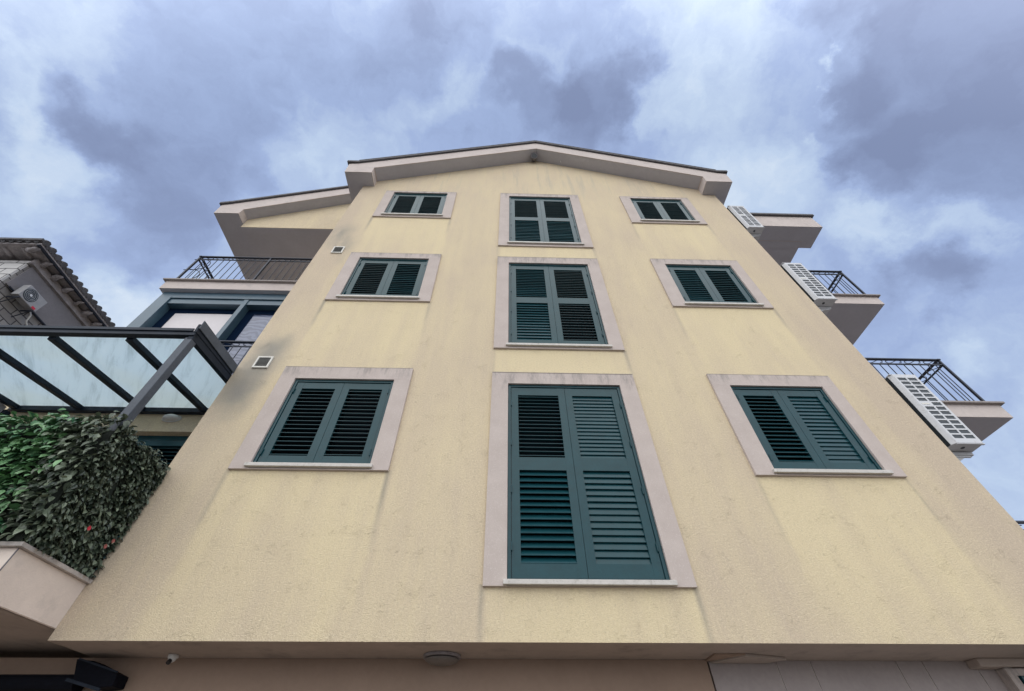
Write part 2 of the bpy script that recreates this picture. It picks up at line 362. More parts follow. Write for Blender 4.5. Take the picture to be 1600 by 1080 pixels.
# ---------------------------------------------------------------- the house
XL, XR = -3.464, 5.11          # corners of the front bay
ZB = 2.553                     # its lower lip
house = empty('house', 'tall yellow stucco house with teal louvred shutters and gabled bay', 'house')
OPEN = [('L', -2.630, -1.384, 4.091, 5.320), ('C', .064, 1.493, 2.992, 5.290), ('R', 2.930, 4.147, 4.091, 5.320),
        ('L', -2.630, -1.384, 7.109, 8.329), ('C', .064, 1.493, 6.036, 8.257), ('R', 2.930, 4.147, 7.109, 8.329),
        ('L', -2.630, -1.384, 10.133, 11.328), ('C', .064, 1.493, 9.003, 11.272), ('R', 2.930, 4.147, 10.133, 11.328)]
AX = .80
def soff(x): return 13.86 - .457*abs(x-AX)
mb = MB()
xs = sorted({XL, XR, *[o[1] for o in OPEN], *[o[2] for o in OPEN]}); zs = sorted({ZB, 11.9, *[o[3] for o in OPEN], *[o[4] for o in OPEN]})
for i in range(len(xs)-1):
    for j in range(len(zs)-1):
        cx, cz = (xs[i]+xs[i+1])/2, (zs[j]+zs[j+1])/2
        if any(o[1] < cx < o[2] and o[3] < cz < o[4] for o in OPEN): continue
        mb.quad((xs[i],0,zs[j]), (xs[i+1],0,zs[j]), (xs[i+1],0,zs[j+1]), (xs[i],0,zs[j+1]))
mb.quad((XL,0,11.9), (XR,0,11.9), (XR,0,soff(XR)+.05), (AX,0,soff(AX)+.05), (XL,0,soff(XL)+.05))
for _, x0, x1, z0, z1 in OPEN:
    d = .14
    mb.quad((x0,0,z0),(x0,d,z0),(x0,d,z1),(x0,0,z1)); mb.quad((x1,0,z1),(x1,d,z1),(x1,d,z0),(x1,0,z0))
    mb.quad((x0,0,z1),(x0,d,z1),(x1,d,z1),(x1,0,z1)); mb.quad((x0,0,z0),(x1,0,z0),(x1,d,z0),(x0,d,z0))
for X in (XL, XR):
    mb.quad((X,0,ZB),(X,11,ZB),(X,11,12.3),(X,0,12.3))
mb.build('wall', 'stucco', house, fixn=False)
# underside of the bay and the set-back ground floor
mb = MB()
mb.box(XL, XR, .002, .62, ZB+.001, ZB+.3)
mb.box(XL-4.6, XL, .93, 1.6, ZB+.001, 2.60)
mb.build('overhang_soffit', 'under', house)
mb = MB(); mb.box(-8.0, 1.84, .56, .9, 0, ZB); mb.prism([(1.83, .33), (2.09, .318), (1.86, .56), (1.83, .56)], 'z', ZB-.012, ZB)  # dark wedge on the ceiling stands in for a shaded recess
mb.build('ground_floor_wall', simple('brown_render', (.35,.255,.195), .85, .08, 2, bscale=40, bdist=.003, spec=.2), house)
mb = MB()
cuts = [1.862, 2.47, 2.78, 3.56, 3.80, 4.27, 4.9, 5.6]
for a, b in zip(cuts, cuts[1:]):
    if b > XR: b = XR
    mb.box(a+.005, b-.005, .59, .9, 0, ZB)
mb.build('stone_cladding', 'tile_wall', house)
mb = MB(); mb.box(1.87, XR-.01, .597, .88, 0, ZB-.002); mb.build('cladding_joint', 'rubber', house)
mb = MB(); mb.prism([(2.09, .318), (2.5, .45), (2.35, .585), (1.88, .585)], 'z', ZB-.022, ZB-.001)
mb.build('soffit_haunch', 'under', house, bevel=.004)
mb = MB(); mb.box(4.2, XR-.01, .46, .588, ZB-.06, ZB-.001)
mb.build('soffit_beam', 'under', house, bevel=.004)
mb = MB(); mb.box(4.50, XR-.02, .47, .585, 0, 2.43); mb.build('door_frame', 'teal', house, bevel=.004)
mb = MB(); mb.box(4.42, 4.49, .49, .588, 0, 2.50); mb.box(4.49, XR-.02, .49, .588, 2.435, 2.485); mb.build('door_surround', 'trim', house)
# ---- shutters
def louvre_leaf(mb, x0, x1, z0, z1, panels, y0):
    st, dp = .085, .042
    mb.box(x0, x0+st, y0, y0+dp, z0, z1); mb.box(x1-st, x1, y0, y0+dp, z0, z1)
    xa, xb = x0+st, x1-st
    edges = [z0] + [e for p in panels for e in (p[0], p[1])] + [z1]
    for a, b in zip(edges[0::2], edges[1::2]): mb.box(xa, xb, y0+.0015, y0+dp-.0015, a, b)
    for a, b, tilt, n in panels:
        pitch = (b-a)/n; t = R(tilt); wd = pitch*1.22 if tilt > 58 else (pitch*1.1 if tilt > 43 else .050)
        for k in range(n):
            jt = t + R(random.uniform(-2.5, 2.5))
            zc = a + pitch*(k+.5); yc = y0+dp/2 + .002; hy, hz = wd/2*math.cos(jt), wd/2*math.sin(jt)
            th = .0045; ny, nz = math.sin(jt)*th, math.cos(jt)*th
            # blade: outer edge low, inner edge high
            o = (yc-hy, zc-hz); q = (yc+hy, zc+hz)
            poly = [(o[0]-ny, o[1]+nz), (o[0]-ny*.2-.003*math.cos(jt), o[1]-.003*math.sin(jt)), (o[0]+ny, o[1]-nz), (q[0]+ny, q[1]-nz), (q[0]-ny, q[1]+nz)]
            mb.prism(poly, 'x', xa-.002, xb+.002)
def window(x0, x1, z0, z1, sx0, sx1, sz0, sz1, leaves, name, label=None):
    """surround with frame, shutters and sill as its sub-parts; leaves = two lists of panels (fractions, tilt, count)"""
    t = .030; ang = random.uniform(-.002, .002)
    mb = MB()
    mb.box(sx0, x0, -t, .004, sz0, z1); mb.box(x1, sx1, -t, .004, sz0, z1); mb.box(sx0, sx1, -t+.0015, .004, z1, sz1)
    if sz0 < z0-.05: pass
    mb.box(x0, x1, -t+.004, .004, sz0, z0-.045)
    s = mb.build(name, 'trim', house, bevel=.003)
    if label: s['label'] = label
    mb = MB(); f = .036
    mb.box(x0+.002, x0+f, -.004, .06, z0, z1-.002); mb.box(x1-f, x1-.002, -.004, .06, z0, z1-.002)
    mb.box(x0+f, x1-f, -.0025, .06, z1-f, z1-.002); mb.box(x0+f, x1-f, -.0025, .06, z0, z0+.022)
    mb.build('frame', 'teal', s, bevel=.002)
    mb = MB(); mb.box(x0+f, x1-f, .085, .10, z0+.02, z1-f); mb.build('glass_pane', 'dark_glass', s)
    xm = (x0+x1)/2; lz0, lz1 = z0+.027, z1-f-.005
    for k, (a, b) in enumerate(((x0+f+.005, xm-.002), (xm+.002, x1-f-.005))):
        mb = MB(); H = lz1-lz0
        louvre_leaf(mb, a, b, lz0, lz1, [(lz0+p[0]*H, lz0+p[1]*H, p[2], p[3]) for p in leaves[k]], .008)
        hx = a if k == 0 else b
        nh = 2 if H < 1.5 else 4
        for q in range(nh):
            zz = lz0 + H*(.12+.76*q/(nh-1)); mb.tube([(hx, -.006, zz-.04), (hx, -.006, zz+.04)], .008)
        if k == 0 and H > 1.5: pass
        mb.build('shutter', 'teal', s)
    mb = MB(); mb.box(x0-.035, x1+.035, -.062, -.004, z0-.042, z0-.001); mb.box(x0+.003, x1-.003, -.004, .06, z0-.04, z0-.001)
    mb.build('sill', 'sill', s, bevel=.004)
    return s
def two(t1, t2, n=17): return [[(.085, .915, t1, n)], [(.085, .915, t2, n)]]
def four(ul, ll, ur, lr): return [[(.055, .475, ll, 14), (.545, .945, ul, 17)], [(.055, .475, lr, 14), (.545, .945, ur, 17)]]
TL = (-2.83, -1.18); TC = (-.143, 1.70); TR = (2.70, 4.335)
window(*OPEN[0][1:], *TL, 4.03, 5.53, two(38, 28), 'window')
window(*OPEN[1][1:], *TC, 2.945, 5.49, four(14, 56, 76, 74), 'french_window')
window(*OPEN[2][1:], *TR, 4.03, 5.52, two(48, 76), 'window')
window(*OPEN[3][1:], *TL, 7.02, 8.50, two(48, 63), 'window')
window(*OPEN[4][1:], *TC, 5.96, 8.465, four(66, 71, 46, 30), 'french_window')
window(*OPEN[5][1:], *TR, 7.03, 8.51, two(67, 62), 'window')
window(*OPEN[6][1:], *TL, 10.03, 11.41, two(60, 62), 'window')
window(*OPEN[7][1:], *TC, 8.89, 11.43, four(60, 73, 60, 73), 'french_window')
window(*OPEN[8][1:], *TR, 10.03, 11.43, two(62, 60), 'window')

# ---- vents
for vx, vz, hh in ((-3.17, 5.61, .105), (-3.11, 8.60, .115)):
    mb = MB(); a = .10
    mb.box(vx-a, vx-a+.022, -.022, .0, vz-hh, vz+hh); mb.box(vx+a-.022, vx+a, -.022, .0, vz-hh, vz+hh)
    mb.box(vx-a+.022, vx+a-.022, -.021, .0, vz-hh, vz-hh+.024); mb.box(vx-a+.022, vx+a-.022, -.021, .0, vz+hh-.024, vz+hh)
    v_ = mb.build('vent', 'vent', house, bevel=.003)
    mb = MB(); mb.box(vx-a+.02, vx+a-.02, -.006, -.001, vz-hh+.02, vz+hh-.02)
    for k in range(7): mb.box(vx-a+.022, vx+a-.022, -.015, -.006, vz-hh+.035+k*.023, vz-hh+.042+k*.023)
    mb.build('grille', 'vent_dark', v_)

# ---- bay roof
def roof_profile():
    r = [(4.02, 13.86-.457*4.02), (4.00, 11.712), (4.635, 11.712), (4.675, 12.235), (4.46, 12.285)]
    right = [(AX+d, z) for d, z in r]; left = [(AX-d, z) for d, z in reversed(r)]
    return [(AX, 13.86)] + right + [(AX, 14.33)] + left
RY0 = -.332
mb = MB(); mb.prism(roof_profile(), 'y', RY0, 4.0)
roof = mb.build('roof', 'plaster', house)
# soffit finish (sheet just under the roof slabs)
mb = MB()
for sgn in (-1, 1):
    a = (AX, 13.857); b = (AX+sgn*4.0, 13.857-.457*4.0)
    mb.quad((a[0],RY0+.02,a[1]), (b[0],RY0+.02,b[1]), (b[0],-.001,b[1]), (a[0],-.001,a[1]))
    mb.quad((AX+sgn*4.01,RY0+.012,11.708), (AX+sgn*4.63,RY0+.012,11.708), (AX+sgn*4.63,3.9,11.708), (AX+sgn*4.01,3.9,11.708))
mb.build('soffit', 'soffit', roof, fixn=False)
mb = MB()
for sgn in (-1, 1):
    pr = [(AX, 14.34), (AX+sgn*4.47, 12.293), (AX+sgn*4.735, 12.30), (AX+sgn*4.735, 12.375), (AX+sgn*4.48, 12.378), (AX, 14.435)]
    mb.prism(pr, 'y', RY0-.045, 4.0)
    n = 30
    for k in range(n):    # tile noses along the verge
        d = 4.45*(k+.5)/n; zz = 14.435-.459*d
        mb.bar((AX+sgn*(d-.07), RY0-.02, zz+.034), (AX+sgn*(d+.085), RY0-.02, zz-.036), .06, .03)
mb.build('roof_edge', 'roof_edge', roof)

# ---- left wing: gable roof slab, gable wall, loggia ceiling
def lw(x, z0, x0=-7.376, s=.505): return z0 + s*(x-x0)
mb = MB()
prof = [(-6.745, lw(-6.745, 11.62)), (-6.765, 11.712), (-7.376, 11.70), (-7.41, 12.16), (-7.20, 12.25), (.42, 12.25+.47*7.62), (.42, lw(.42, 11.62))]
mb.prism(prof, 'y', .77, 3.3)
mb.prism([(-7.41, 12.15), (-7.2, 12.25), (.42, 15.83), (.42, 11.6), (-7.376, 11.7)], 'y', 3.3, 11.5)
wroof = mb.build('wing_roof', 'plaster', house)
mb = MB()
mb.prism([(-7.20, 12.26), (.42, 15.84), (.42, 15.93), (-7.2, 12.34), (-7.46, 12.25), (-7.46, 12.17)], 'y', .72, 11.6)
mb.prism([(.42, 15.84), (5.4, 13.5), (5.4, 13.58), (.42, 15.93)], 'y', .72, 11.6)
mb.build('roof_edge', 'roof_edge', wroof)
mb = MB()
mb.quad((-7.37, .785, 11.697), (-6.765, .785, 11.697), (-6.765, 3.3, 11.697), (-7.37, 3.3, 11.697))
mb.quad((-6.745, .79, lw(-6.745, 11.617)), (-3.4, .79, lw(-3.4, 11.617)), (-3.4, 1.05, lw(-3.4, 11.617)), (-6.745, 1.05, lw(-6.745, 11.617)))
mb.build('soffit', 'soffit', wroof, fixn=False)
mb = MB(); mb.prism([(-6.74, 11.53), (-6.74, 11.95), (.42, 15.75), (5.11, 13.5), (5.11, 11.53)], 'y', 1.05, 1.25)
mb.build('gable_wall', 'stucco_plain', house)
mb = MB(); mb.box(-6.735, XL-.002, 1.25, 3.3, 11.56, 11.70); mb.box(-6.735, XL-.002, 1.06, 1.248, 11.524, 11.529)
mb.build('loggia_ceiling', 'soffit', house)
mb = MB(); mb.box(-7.0, XL-.003, 3.3, 11, 0, 11.69); mb.box(XL+.01, XR-.01, 10.9, 11.1, 0, 13)
mb.box(-7.0, -6.8, 1.35, 3.3, 6.0, 8.70)
mb.build('rear_wall', 'stucco_plain', house)

# ---- railings
def railing(parent, path, z0, z1, z2, posts, pitch=.145, scroll=True):
    """path: list of (x,y) corners; z0 bottom rail, z1 lower top rail, z2 handrail"""
    mb = MB()
    for (xa, ya), (xb, yb) in zip(path, path[1:]):
        L = math.hypot(xb-xa, yb-ya); n = max(1, round(L/pitch)); ux, uy = (xb-xa)/L, (yb-ya)/L
        mb.bar((xa-ux*.03, ya-uy*.03, z2), (xb+ux*.03, yb+uy*.03, z2), .05, .022)
        mb.bar((xa, ya, z1), (xb, yb, z1), .022, .022); mb.bar((xa, ya, z0), (xb, yb, z0), .025, .025)
        for k in range(1, n):
            x, y = xa+ux*L*k/n, ya+uy*L*k/n
            mb.bar((x, y, z0), (x, y, z1), .0105, .0105, up=(0, 1, 0))
        if scroll:
            m = max(1, round(L/.34)); hz = (z2-z1)/2; zc = (z1+z2)/2
            for k in range(m):
                c = L*(k+.5)/m; W = L/m*.44; pts = []
                for q in range(19):
                    u = q/18*2-1
                    if u < -.6: a = (u+.6)/.4*3.6; off = (-W*.72 + math.sin(a)*hz*.6, -hz*.1-math.cos(a)*hz*.55)
                    elif u > .6: a = (u-.6)/.4*3.6; off = (W*.72 + math.sin(a)*hz*.6, hz*.1+math.cos(a)*hz*.55)
                    else: off = (W*.72*u/.6, math.sin(u/.6*math.pi/2)*hz*.62)
                    s_ = c+off[0]; pts.append((xa+ux*s_, ya+uy*s_, zc+off[1]))
                mb.tube(pts, .007, 5)
    for (x, y) in posts: mb.bar((x, y, z0-.10), (x, y, z2), .034, .034, up=(0, 1, 0))
    return mb.build('railing', 'rail', parent)
def ornament(mb_parent, x, y, z0, z1, sx):
    mb = MB()
    for k in (0, 1):
        pts = []
        for q in range(15):
            a = q/14*math.pi*1.15
            pts.append((x + sx*(.06+.30*math.sin(a)), y, z0 + (z1-z0)*(.25+.5*k) - (z1-z0)*.26*math.cos(a)))
        mb.tube(pts, .008, 5)
    mb.build('railing_scroll', 'rail', mb_parent)
# ---- balconies
def slab(x0, x1, y0, y1, z0, z1, cop=.035, over=.055, side=None):
    mb = MB(); mb.box(x0, x1, y0, y1, z0+.004, z1); s = mb.build('balcony', 'plaster', house)
    mb = MB(); mb.quad((x0+.004, y0+.004, z0), (x0+.004, y1, z0), (x1-.004, y1, z0), (x1-.004, y0+.004, z0)); mb.build('balcony_soffit', 'soffit', s, fixn=False)
    mb = MB(); xa = x0-(over if side == 'l' else 0); xb = x1+(over if side == 'r' else 0)
    mb.box(xa, xb, y0-over, y0+.25, z1, z1+cop)
    if side == 'l': mb.box(xa, x0+.25, y0+.25, y1, z1, z1+cop)
    if side == 'r': mb.box(x1-.25, xb, y0+.25, y1, z1, z1+cop)
    mb.build('coping', 'coping', s, bevel=.004)
    return s
# left, upper
s = slab(-7.03, XL-.003, 1.03, 3.28, 8.74, 9.0, side='l')
railing(s, [(XL-.01, 1.09), (-6.95, 1.09), (-6.95, 3.25)], 9.12, 9.98, 10.09, [(-6.95, 1.09), (-5.36, 1.09), (-6.95, 2.1), (-6.95, 3.2)])
ornament(s, -6.95, 1.09, 9.12, 9.98, 1)
# left, middle (its front edge is the yellow band over the terrace)
mb = MB(); mb.box(-7.15, XL-.003, .86, 3.28, 5.115, 5.95)
s = mb.build('balcony', 'stucco_plain', house)
railing(s, [(XL-.01, .98), (-7.0, .98)], 6.08, 6.98, 7.09, [(-7.0, .98)])
mb = MB(); mb.box(-7.15, XL-.003, .83, 1.1, 5.95, 6.0); mb.build('coping', 'coping', s)
# right
for z in (3.0, 6.0, 9.0):
    s = slab(XR+.003, 8.03, 1.065, 7.0, z-.256, z, side='r')
    railing(s, [(XR+.01, 1.11), (7.90, 1.11), (7.90, 7.0)], z+.09, z+.965, z+1.085, [(7.90, 1.11), (7.9, 2.6), (7.9, 4.2)])
# right, top canopy
mb = MB(); mb.box(XR+.003, 8.225, .76, 1.37, 11.706, 12.28); mb.box(XR+.003, 7.92, 1.37, 7.0, 11.745, 12.2)
c_ = mb.build('canopy', 'plaster', house)
mb = MB(); mb.box(XR+.003, 8.29, .70, 1.40, 12.285, 12.36); mb.build('roof_edge', 'roof_edge', c_)
mb = MB(); mb.quad((XR+.01, .765, 11.702), (XR+.01, 1.17, 11.702), (8.22, 1.17, 11.702), (8.22, .765, 11.702))
mb.quad((7.88, 1.171, 11.702), (7.88, 1.368, 11.702), (8.22, 1.368, 11.702), (8.22, 1.171, 11.702))
mb.quad((XR+.01, 1.185, 11.700), (XR+.01, 1.368, 11.700), (7.872, 1.368, 11.700), (7.872, 1.185, 11.700))
mb.quad((XR+.01, 1.372, 11.741), (XR+.01, 6.9, 11.741), (7.91, 6.9, 11.741), (7.91, 1.372, 11.741))
mb.build('soffit', 'soffit', c_, fixn=False)

# ---- glazed enclosure on the left middle balcony
ex0, ex1, ey, ez0, ez1 = -6.965, XL-.01, 1.12, 6.02, 8.735
mb = MB()
mb.box(ex0, ex0+.24, ey, ey+.26, ez0, ez1)                       # corner post
mb.box(ex0+.24, ex1, ey+.002, ey+.24, 8.55, ez1)                 # head
mb.box(ex0+.24, ex1, ey+.03, ey+.24, 8.40, 8.545)                # second head, set back
mb.box(-5.255, -5.165, ey+.012, ey+.24, ez0, 8.545)               # mullion
mb.box(ex0+.24, ex1, ey+.01, ey+.24, ez0, 6.20)
enc = mb.build('glazed_enclosure', 'blue_alu', house, bevel=.004)
mb = MB()
for xa, xb in ((ex0+.24, -5.255), (-5.165, ex1)):
    mb.box(xa, xb, ey+.17, ey+.20, 8.27, 8.40); mb.box(xa, xb, ey+.17, ey+.20, 6.2, 6.30)
    mb.box(xa, xa+(.17 if xa < -6 else .16), ey+.172, ey+.202, 6.30, 8.27); mb.box(xb-.05, xb, ey+.172, ey+.202, 6.30, 8.27)
mb.build('sash', simple('shaded_blue_sash', (.006, .014, .034), .6, spec=0.0), enc)  # sash widened and darkened to paint the shade inside the frame
mb = MB(); mb.box(ex0+.34, -5.30, ey+.182, ey+.192, 6.30, 8.30); mb.build('blind', 'blind', enc)
mb = MB(); mb.box(-5.065, ex1-.09, ey+.182, ey+.192, 6.30, 8.30); mb.build('glass_pane', 'curtain_glass', enc)

# ---- terrace (first floor, left): parapet, floor, back window
TX, TY = -3.462, -.735
mb = MB()
mb.box(-9.0, TX, TY, TY+.14, 2.632, 2.945); mb.box(TX-.14, TX, TY+.14, -.002, 2.632, 2.945)
mb.box(-9.0, TX-.006, TY+.01, .95, 2.628, 2.80)
ter = mb.build('terrace', 'terrace_plaster', house)
mb = MB(); mb.box(TX-.003, TX+.0025, TY-.0035, TY+.004, 2.634, 2.944); mb.build('crack', 'band', ter)
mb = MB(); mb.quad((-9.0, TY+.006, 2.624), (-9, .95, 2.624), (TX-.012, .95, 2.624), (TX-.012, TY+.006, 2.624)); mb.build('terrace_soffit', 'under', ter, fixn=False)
mb = MB(); mb.box(-9.0, TX+.035, TY-.035, TY+.17, 2.947, 2.978); mb.box(TX-.17, TX+.035, TY+.172, -.004, 2.947, 2.978)
mb.build('coping', simple('grey_stone_coping', (.44, .40, .37), .7, .25, 12), ter, bevel=.004)
mb = MB(); mb.box(-7.1, XL-.003, 1.0, 1.2, 2.8, 5.114); mb.build('terrace_wall', 'stucco_plain', house)
s = None
mb = MB()
mb.box(-6.0, XL-.01, .955, .998, 5.04, 5.11); mb.box(-5.0, -4.93, .955, .998, 3.0, 5.04); mb.box(-6.0, -5.93, .955, .998, 3.0, 5.04)
mb.box(-6.0, XL-.02, .996, .9985, 3.0, 5.04, mi=1)
dw = mb.build('terrace_door', ['teal', 'dark_glass'], house)
for xa, xb in ((-5.925, -5.005), (-4.925, -4.2), (-4.19, XL-.02)):
    mb = MB(); louvre_leaf(mb, xa, xb, 3.0, 5.035, [(3.1, 3.95, 40, 15), (4.05, 4.95, 28, 16)], .952); mb.build('shutter', 'teal', dw)

# ---------------------------------------------------------------- pergola on the terrace
pg = empty('pergola', 'dark steel pergola with a dirty frosted glass roof over the terrace', 'pergola', (-5.2, 0, 2.98))
def pb(mb, name, mat, bevel=0):
    o = mb.build(name, mat, pg, bevel=bevel); o.location = -Vector(pg.location); return o
PX = -3.47; FY = -.77; BY = .80
def rz(y): return 5.20 + (y-FY)*(.215/(BY-FY))     # underside of the rafters
mb = MB(); mb.box(-6.9, PX-.005, FY-.035, FY+.03, 5.225, 5.295); mb.box(-6.9, PX-.04, FY-.05, FY-.035, 5.28, 5.325); pb(mb, 'front_beam', 'pergola', .004)
mb = MB(); mb.box(-6.9, PX-.01, BY-.01, BY+.055, 5.40, 5.475); pb(mb, 'rear_beam', 'pergola', .004)
mb = MB(); mb.bar((PX-.05, FY+.075, 3.0), (PX-.05, FY+.03, 5.21), .085, .085, up=(0, 1, 0)); pb(mb, 'post', 'pergola_post', .005)
RX = [-5.08, -4.22, -5.94, -6.82]
for x in RX:
    mb = MB(); mb.bar((x, FY+.04, rz(FY)+.03), (x, BY, rz(BY)+.03), .078, .06); pb(mb, 'rafter', 'pergola', .004)
mb = MB()
mb.bar((PX-.035, FY-.02, rz(FY)+.03), (PX-.035, BY, rz(BY)+.03), .06, .10)
mb.bar((PX-.012, FY-.05, 5.33), (PX-.012, -.01, 5.43), .03, .12)
pb(mb, 'end_beam', 'pergola', .004)
mb = MB(); mb.bar((PX+.012, FY-.055, 5.385), (PX+.012, -.012, 5.47), .012, .12); pb(mb, 'gutter', 'pergola_post', .002)
xsp = sorted(RX + [PX-.06])
for a, b in zip(xsp, xsp[1:]):
    mb = MB(); z0, z1 = rz(FY)+.068, rz(BY)+.068
    mb.prism([(FY+.03, z0), (BY+.01, z1), (BY+.01, z1+.01), (FY+.03, z0+.01)], 'x', a+.01, b-.01); pb(mb, 'glass_pane', 'frosted')
# side screen at the far end
mb = MB(); mb.box(-6.90, -6.82, BY-.06, BY+.02, 3.0, 5.36); mb.box(-6.90, -6.82, -.6, BY-.06, 5.02, 5.10)
pb(mb, 'side_frame', 'pergola', .003)
mb = MB(); mb.box(-6.87, -6.86, -.6, BY-.06, 5.10, 5.40); pb(mb, 'side_panel', 'soffit')

# ---------------------------------------------------------------- ivy screen on the parapet
iv = empty('ivy_screen', 'artificial ivy hedge, bright green and faded dark leaves, on the terrace parapet', 'hedge', (-4.3, -.6, 2.98))
def leaves(name, mat, spots):
    vs, fs, tone = [], [], []
    for (p, nrm, size, tn) in spots:
        p = Vector(p); n = Vector(nrm).normalized()
        down = Vector((random.gauss(0, .35), random.gauss(0, .35), -1)); down = (down - n*down.dot(n)).normalized()
        tilt = random.uniform(.25, 1.0)
        d = (down*math.cos(tilt) + n*math.sin(tilt)).normalized()
        sd_ = d.cross(n).normalized(); up = sd_.cross(d)
        if up.dot(n) < 0: up = -up
        L, W = size, size*random.uniform(.22, .32)
        i = len(vs); cup = up*W*random.uniform(.15, .5)
        for q in (p, p+d*L*.3+sd_*W+cup, p+d*L*.3, p+d*L*.3-sd_*W+cup, p+d*L*.66+sd_*W*.78+cup*.7, p+d*L*.66-up*L*.03, p+d*L*.66-sd_*W*.78+cup*.7, p+d*L-up*L*.12): vs.append(tuple(q))
        fs += [(i, i+2, i+1), (i, i+3, i+2), (i+1, i+2, i+5, i+4), (i+2, i+3, i+6, i+5), (i+4, i+5, i+7), (i+5, i+6, i+7)]
        tone += [tn]*8
    me = bpy.data.meshes.new(name); me.from_pydata(vs, [], fs); me.materials.append(M[mat])
    at = me.attributes.new('leaf_tone', 'FLOAT', 'POINT'); at.data.foreach_set('value', tone)
    o = bpy.data.objects.new(name, me); COL.objects.link(o); o.parent = iv; o.location = -Vector(iv.location)
    return o
def lump(x, z): return .022*math.sin(x*7.3+z*3.1) + .018*math.sin(x*15+z*11+1.2)
li, dk = [], []
for k in range(7600):
    x = random.uniform(-8.2, TX+.03); z = random.uniform(3.02, 4.07+.05*math.sin(x*9)+.03*math.sin(x*23))
    y = TY-.035 - random.random()**2*.08 + lump(x, z)
    edge = -3.66 - .21*(z-3.0) + .05*math.sin(z*9) + random.gauss(0, .07)
    n = (random.gauss(0, .45), -1, random.gauss(.15, .4))
    if x < edge:
        if x < -4.95 and random.random() < .5: continue
        li.append(((x, y, z), n, random.uniform(.065, .105), min(1, max(0, random.gauss(.42, .26)))))
    else: dk.append(((x, y, z), n, random.uniform(.055, .095), min(1, max(0, random.gauss(.42, .27)))))
for k in range(3300):
    y = random.uniform(TY-.03, .0); z = random.uniform(3.0, 4.06+.03*math.sin(y*17))
    x = TX + .0 + random.random()**2*.06 + lump(y+3, z)*.8 - .015
    if y > -.05 and x > XL+.035: x = XL+.03
    dk.append(((x, y, z), (1, random.gauss(-.25, .45), random.gauss(.1, .4)), random.uniform(.04, .065), min(1, max(0, random.gauss(.30, .25)))))
for k in range(700):
    x = random.uniform(-7, TX); z = 4.05+random.random()*.05; y = random.uniform(TY-.04, TY+.1)
    (li if x < -3.84 else dk).append(((x, y, z), (random.gauss(0, .5), random.gauss(-.3, .5), 1), random.uniform(.05, .08), random.random()))
leaves('foliage', 'leaf_light', li)['label'] = 'bright green leaves'
leaves('foliage', 'leaf_dark', dk)['label'] = 'faded dark leaves'
mb = MB(); mb.box(-8.2, TX-.004, TY-.022, TY+.03, 2.98, 4.0); mb.box(TX-.03, TX-.004, TY+.03, -.01, 2.98, 4.0)
o = mb.build('backing', simple('screen_backing', (.012, .018, .012), .9), iv); o.location = -Vector(iv.location)
for fy, fz in ((-.40, 3.24), (-.10, 3.26), (-.14, 3.20)):
    mb = MB()
    for q in range(7):
        a = q*2.4; r1_ = .021
        c = Vector((TX+.055, fy, fz)); d = Vector((.3, math.cos(a), math.sin(a))).normalized(); e = Vector((1, 0, 0)).cross(d).normalized()
        mb.quad(c, c+d*r1_*.6+e*r1_*.45, c+d*r1_, c+d*r1_*.6-e*r1_*.45)
    o = mb.build('flower', 'flower' if fy < -.2 else simple('pink_petals', (.35, .10, .09), .5), iv, fixn=False); o.location = -Vector(iv.location)

# ---------------------------------------------------------------- air conditioners on the right-hand wall
def plate(mb, x0, x1, z0, z1, y, holes, depth, mi_h=1):
    xs = sorted({x0, x1, *[h[0] for h in holes], *[h[1] for h in holes]}); zs = sorted({z0, z1, *[h[2] for h in holes], *[h[3] for h in holes]})
    for i in range(len(xs)-1):
        for j in range(len(zs)-1):
            cx, cz = (xs[i]+xs[i+1])/2, (zs[j]+zs[j+1])/2
            if any(h[0] < cx < h[1] and h[2] < cz < h[3] for h in holes): continue
            mb.quad((xs[i],y,zs[j]), (xs[i+1],y,zs[j]), (xs[i+1],y,zs[j+1]), (xs[i],y,zs[j+1]))
    for a, b, c, d in holes:
        e = y+depth
        mb.quad((a,e,c), (b,e,c), (b,e,d), (a,e,d), mi=mi_h)
        mb.quad((a,y,c),(a,e,c),(a,e,d),(a,y,d)); mb.quad((b,y,d),(b,e,d),(b,e,c),(b,y,c)); mb.quad((a,y,d),(a,e,d),(b,e,d),(b,y,d)); mb.quad((a,y,c),(b,y,c),(b,e,c),(a,e,c))
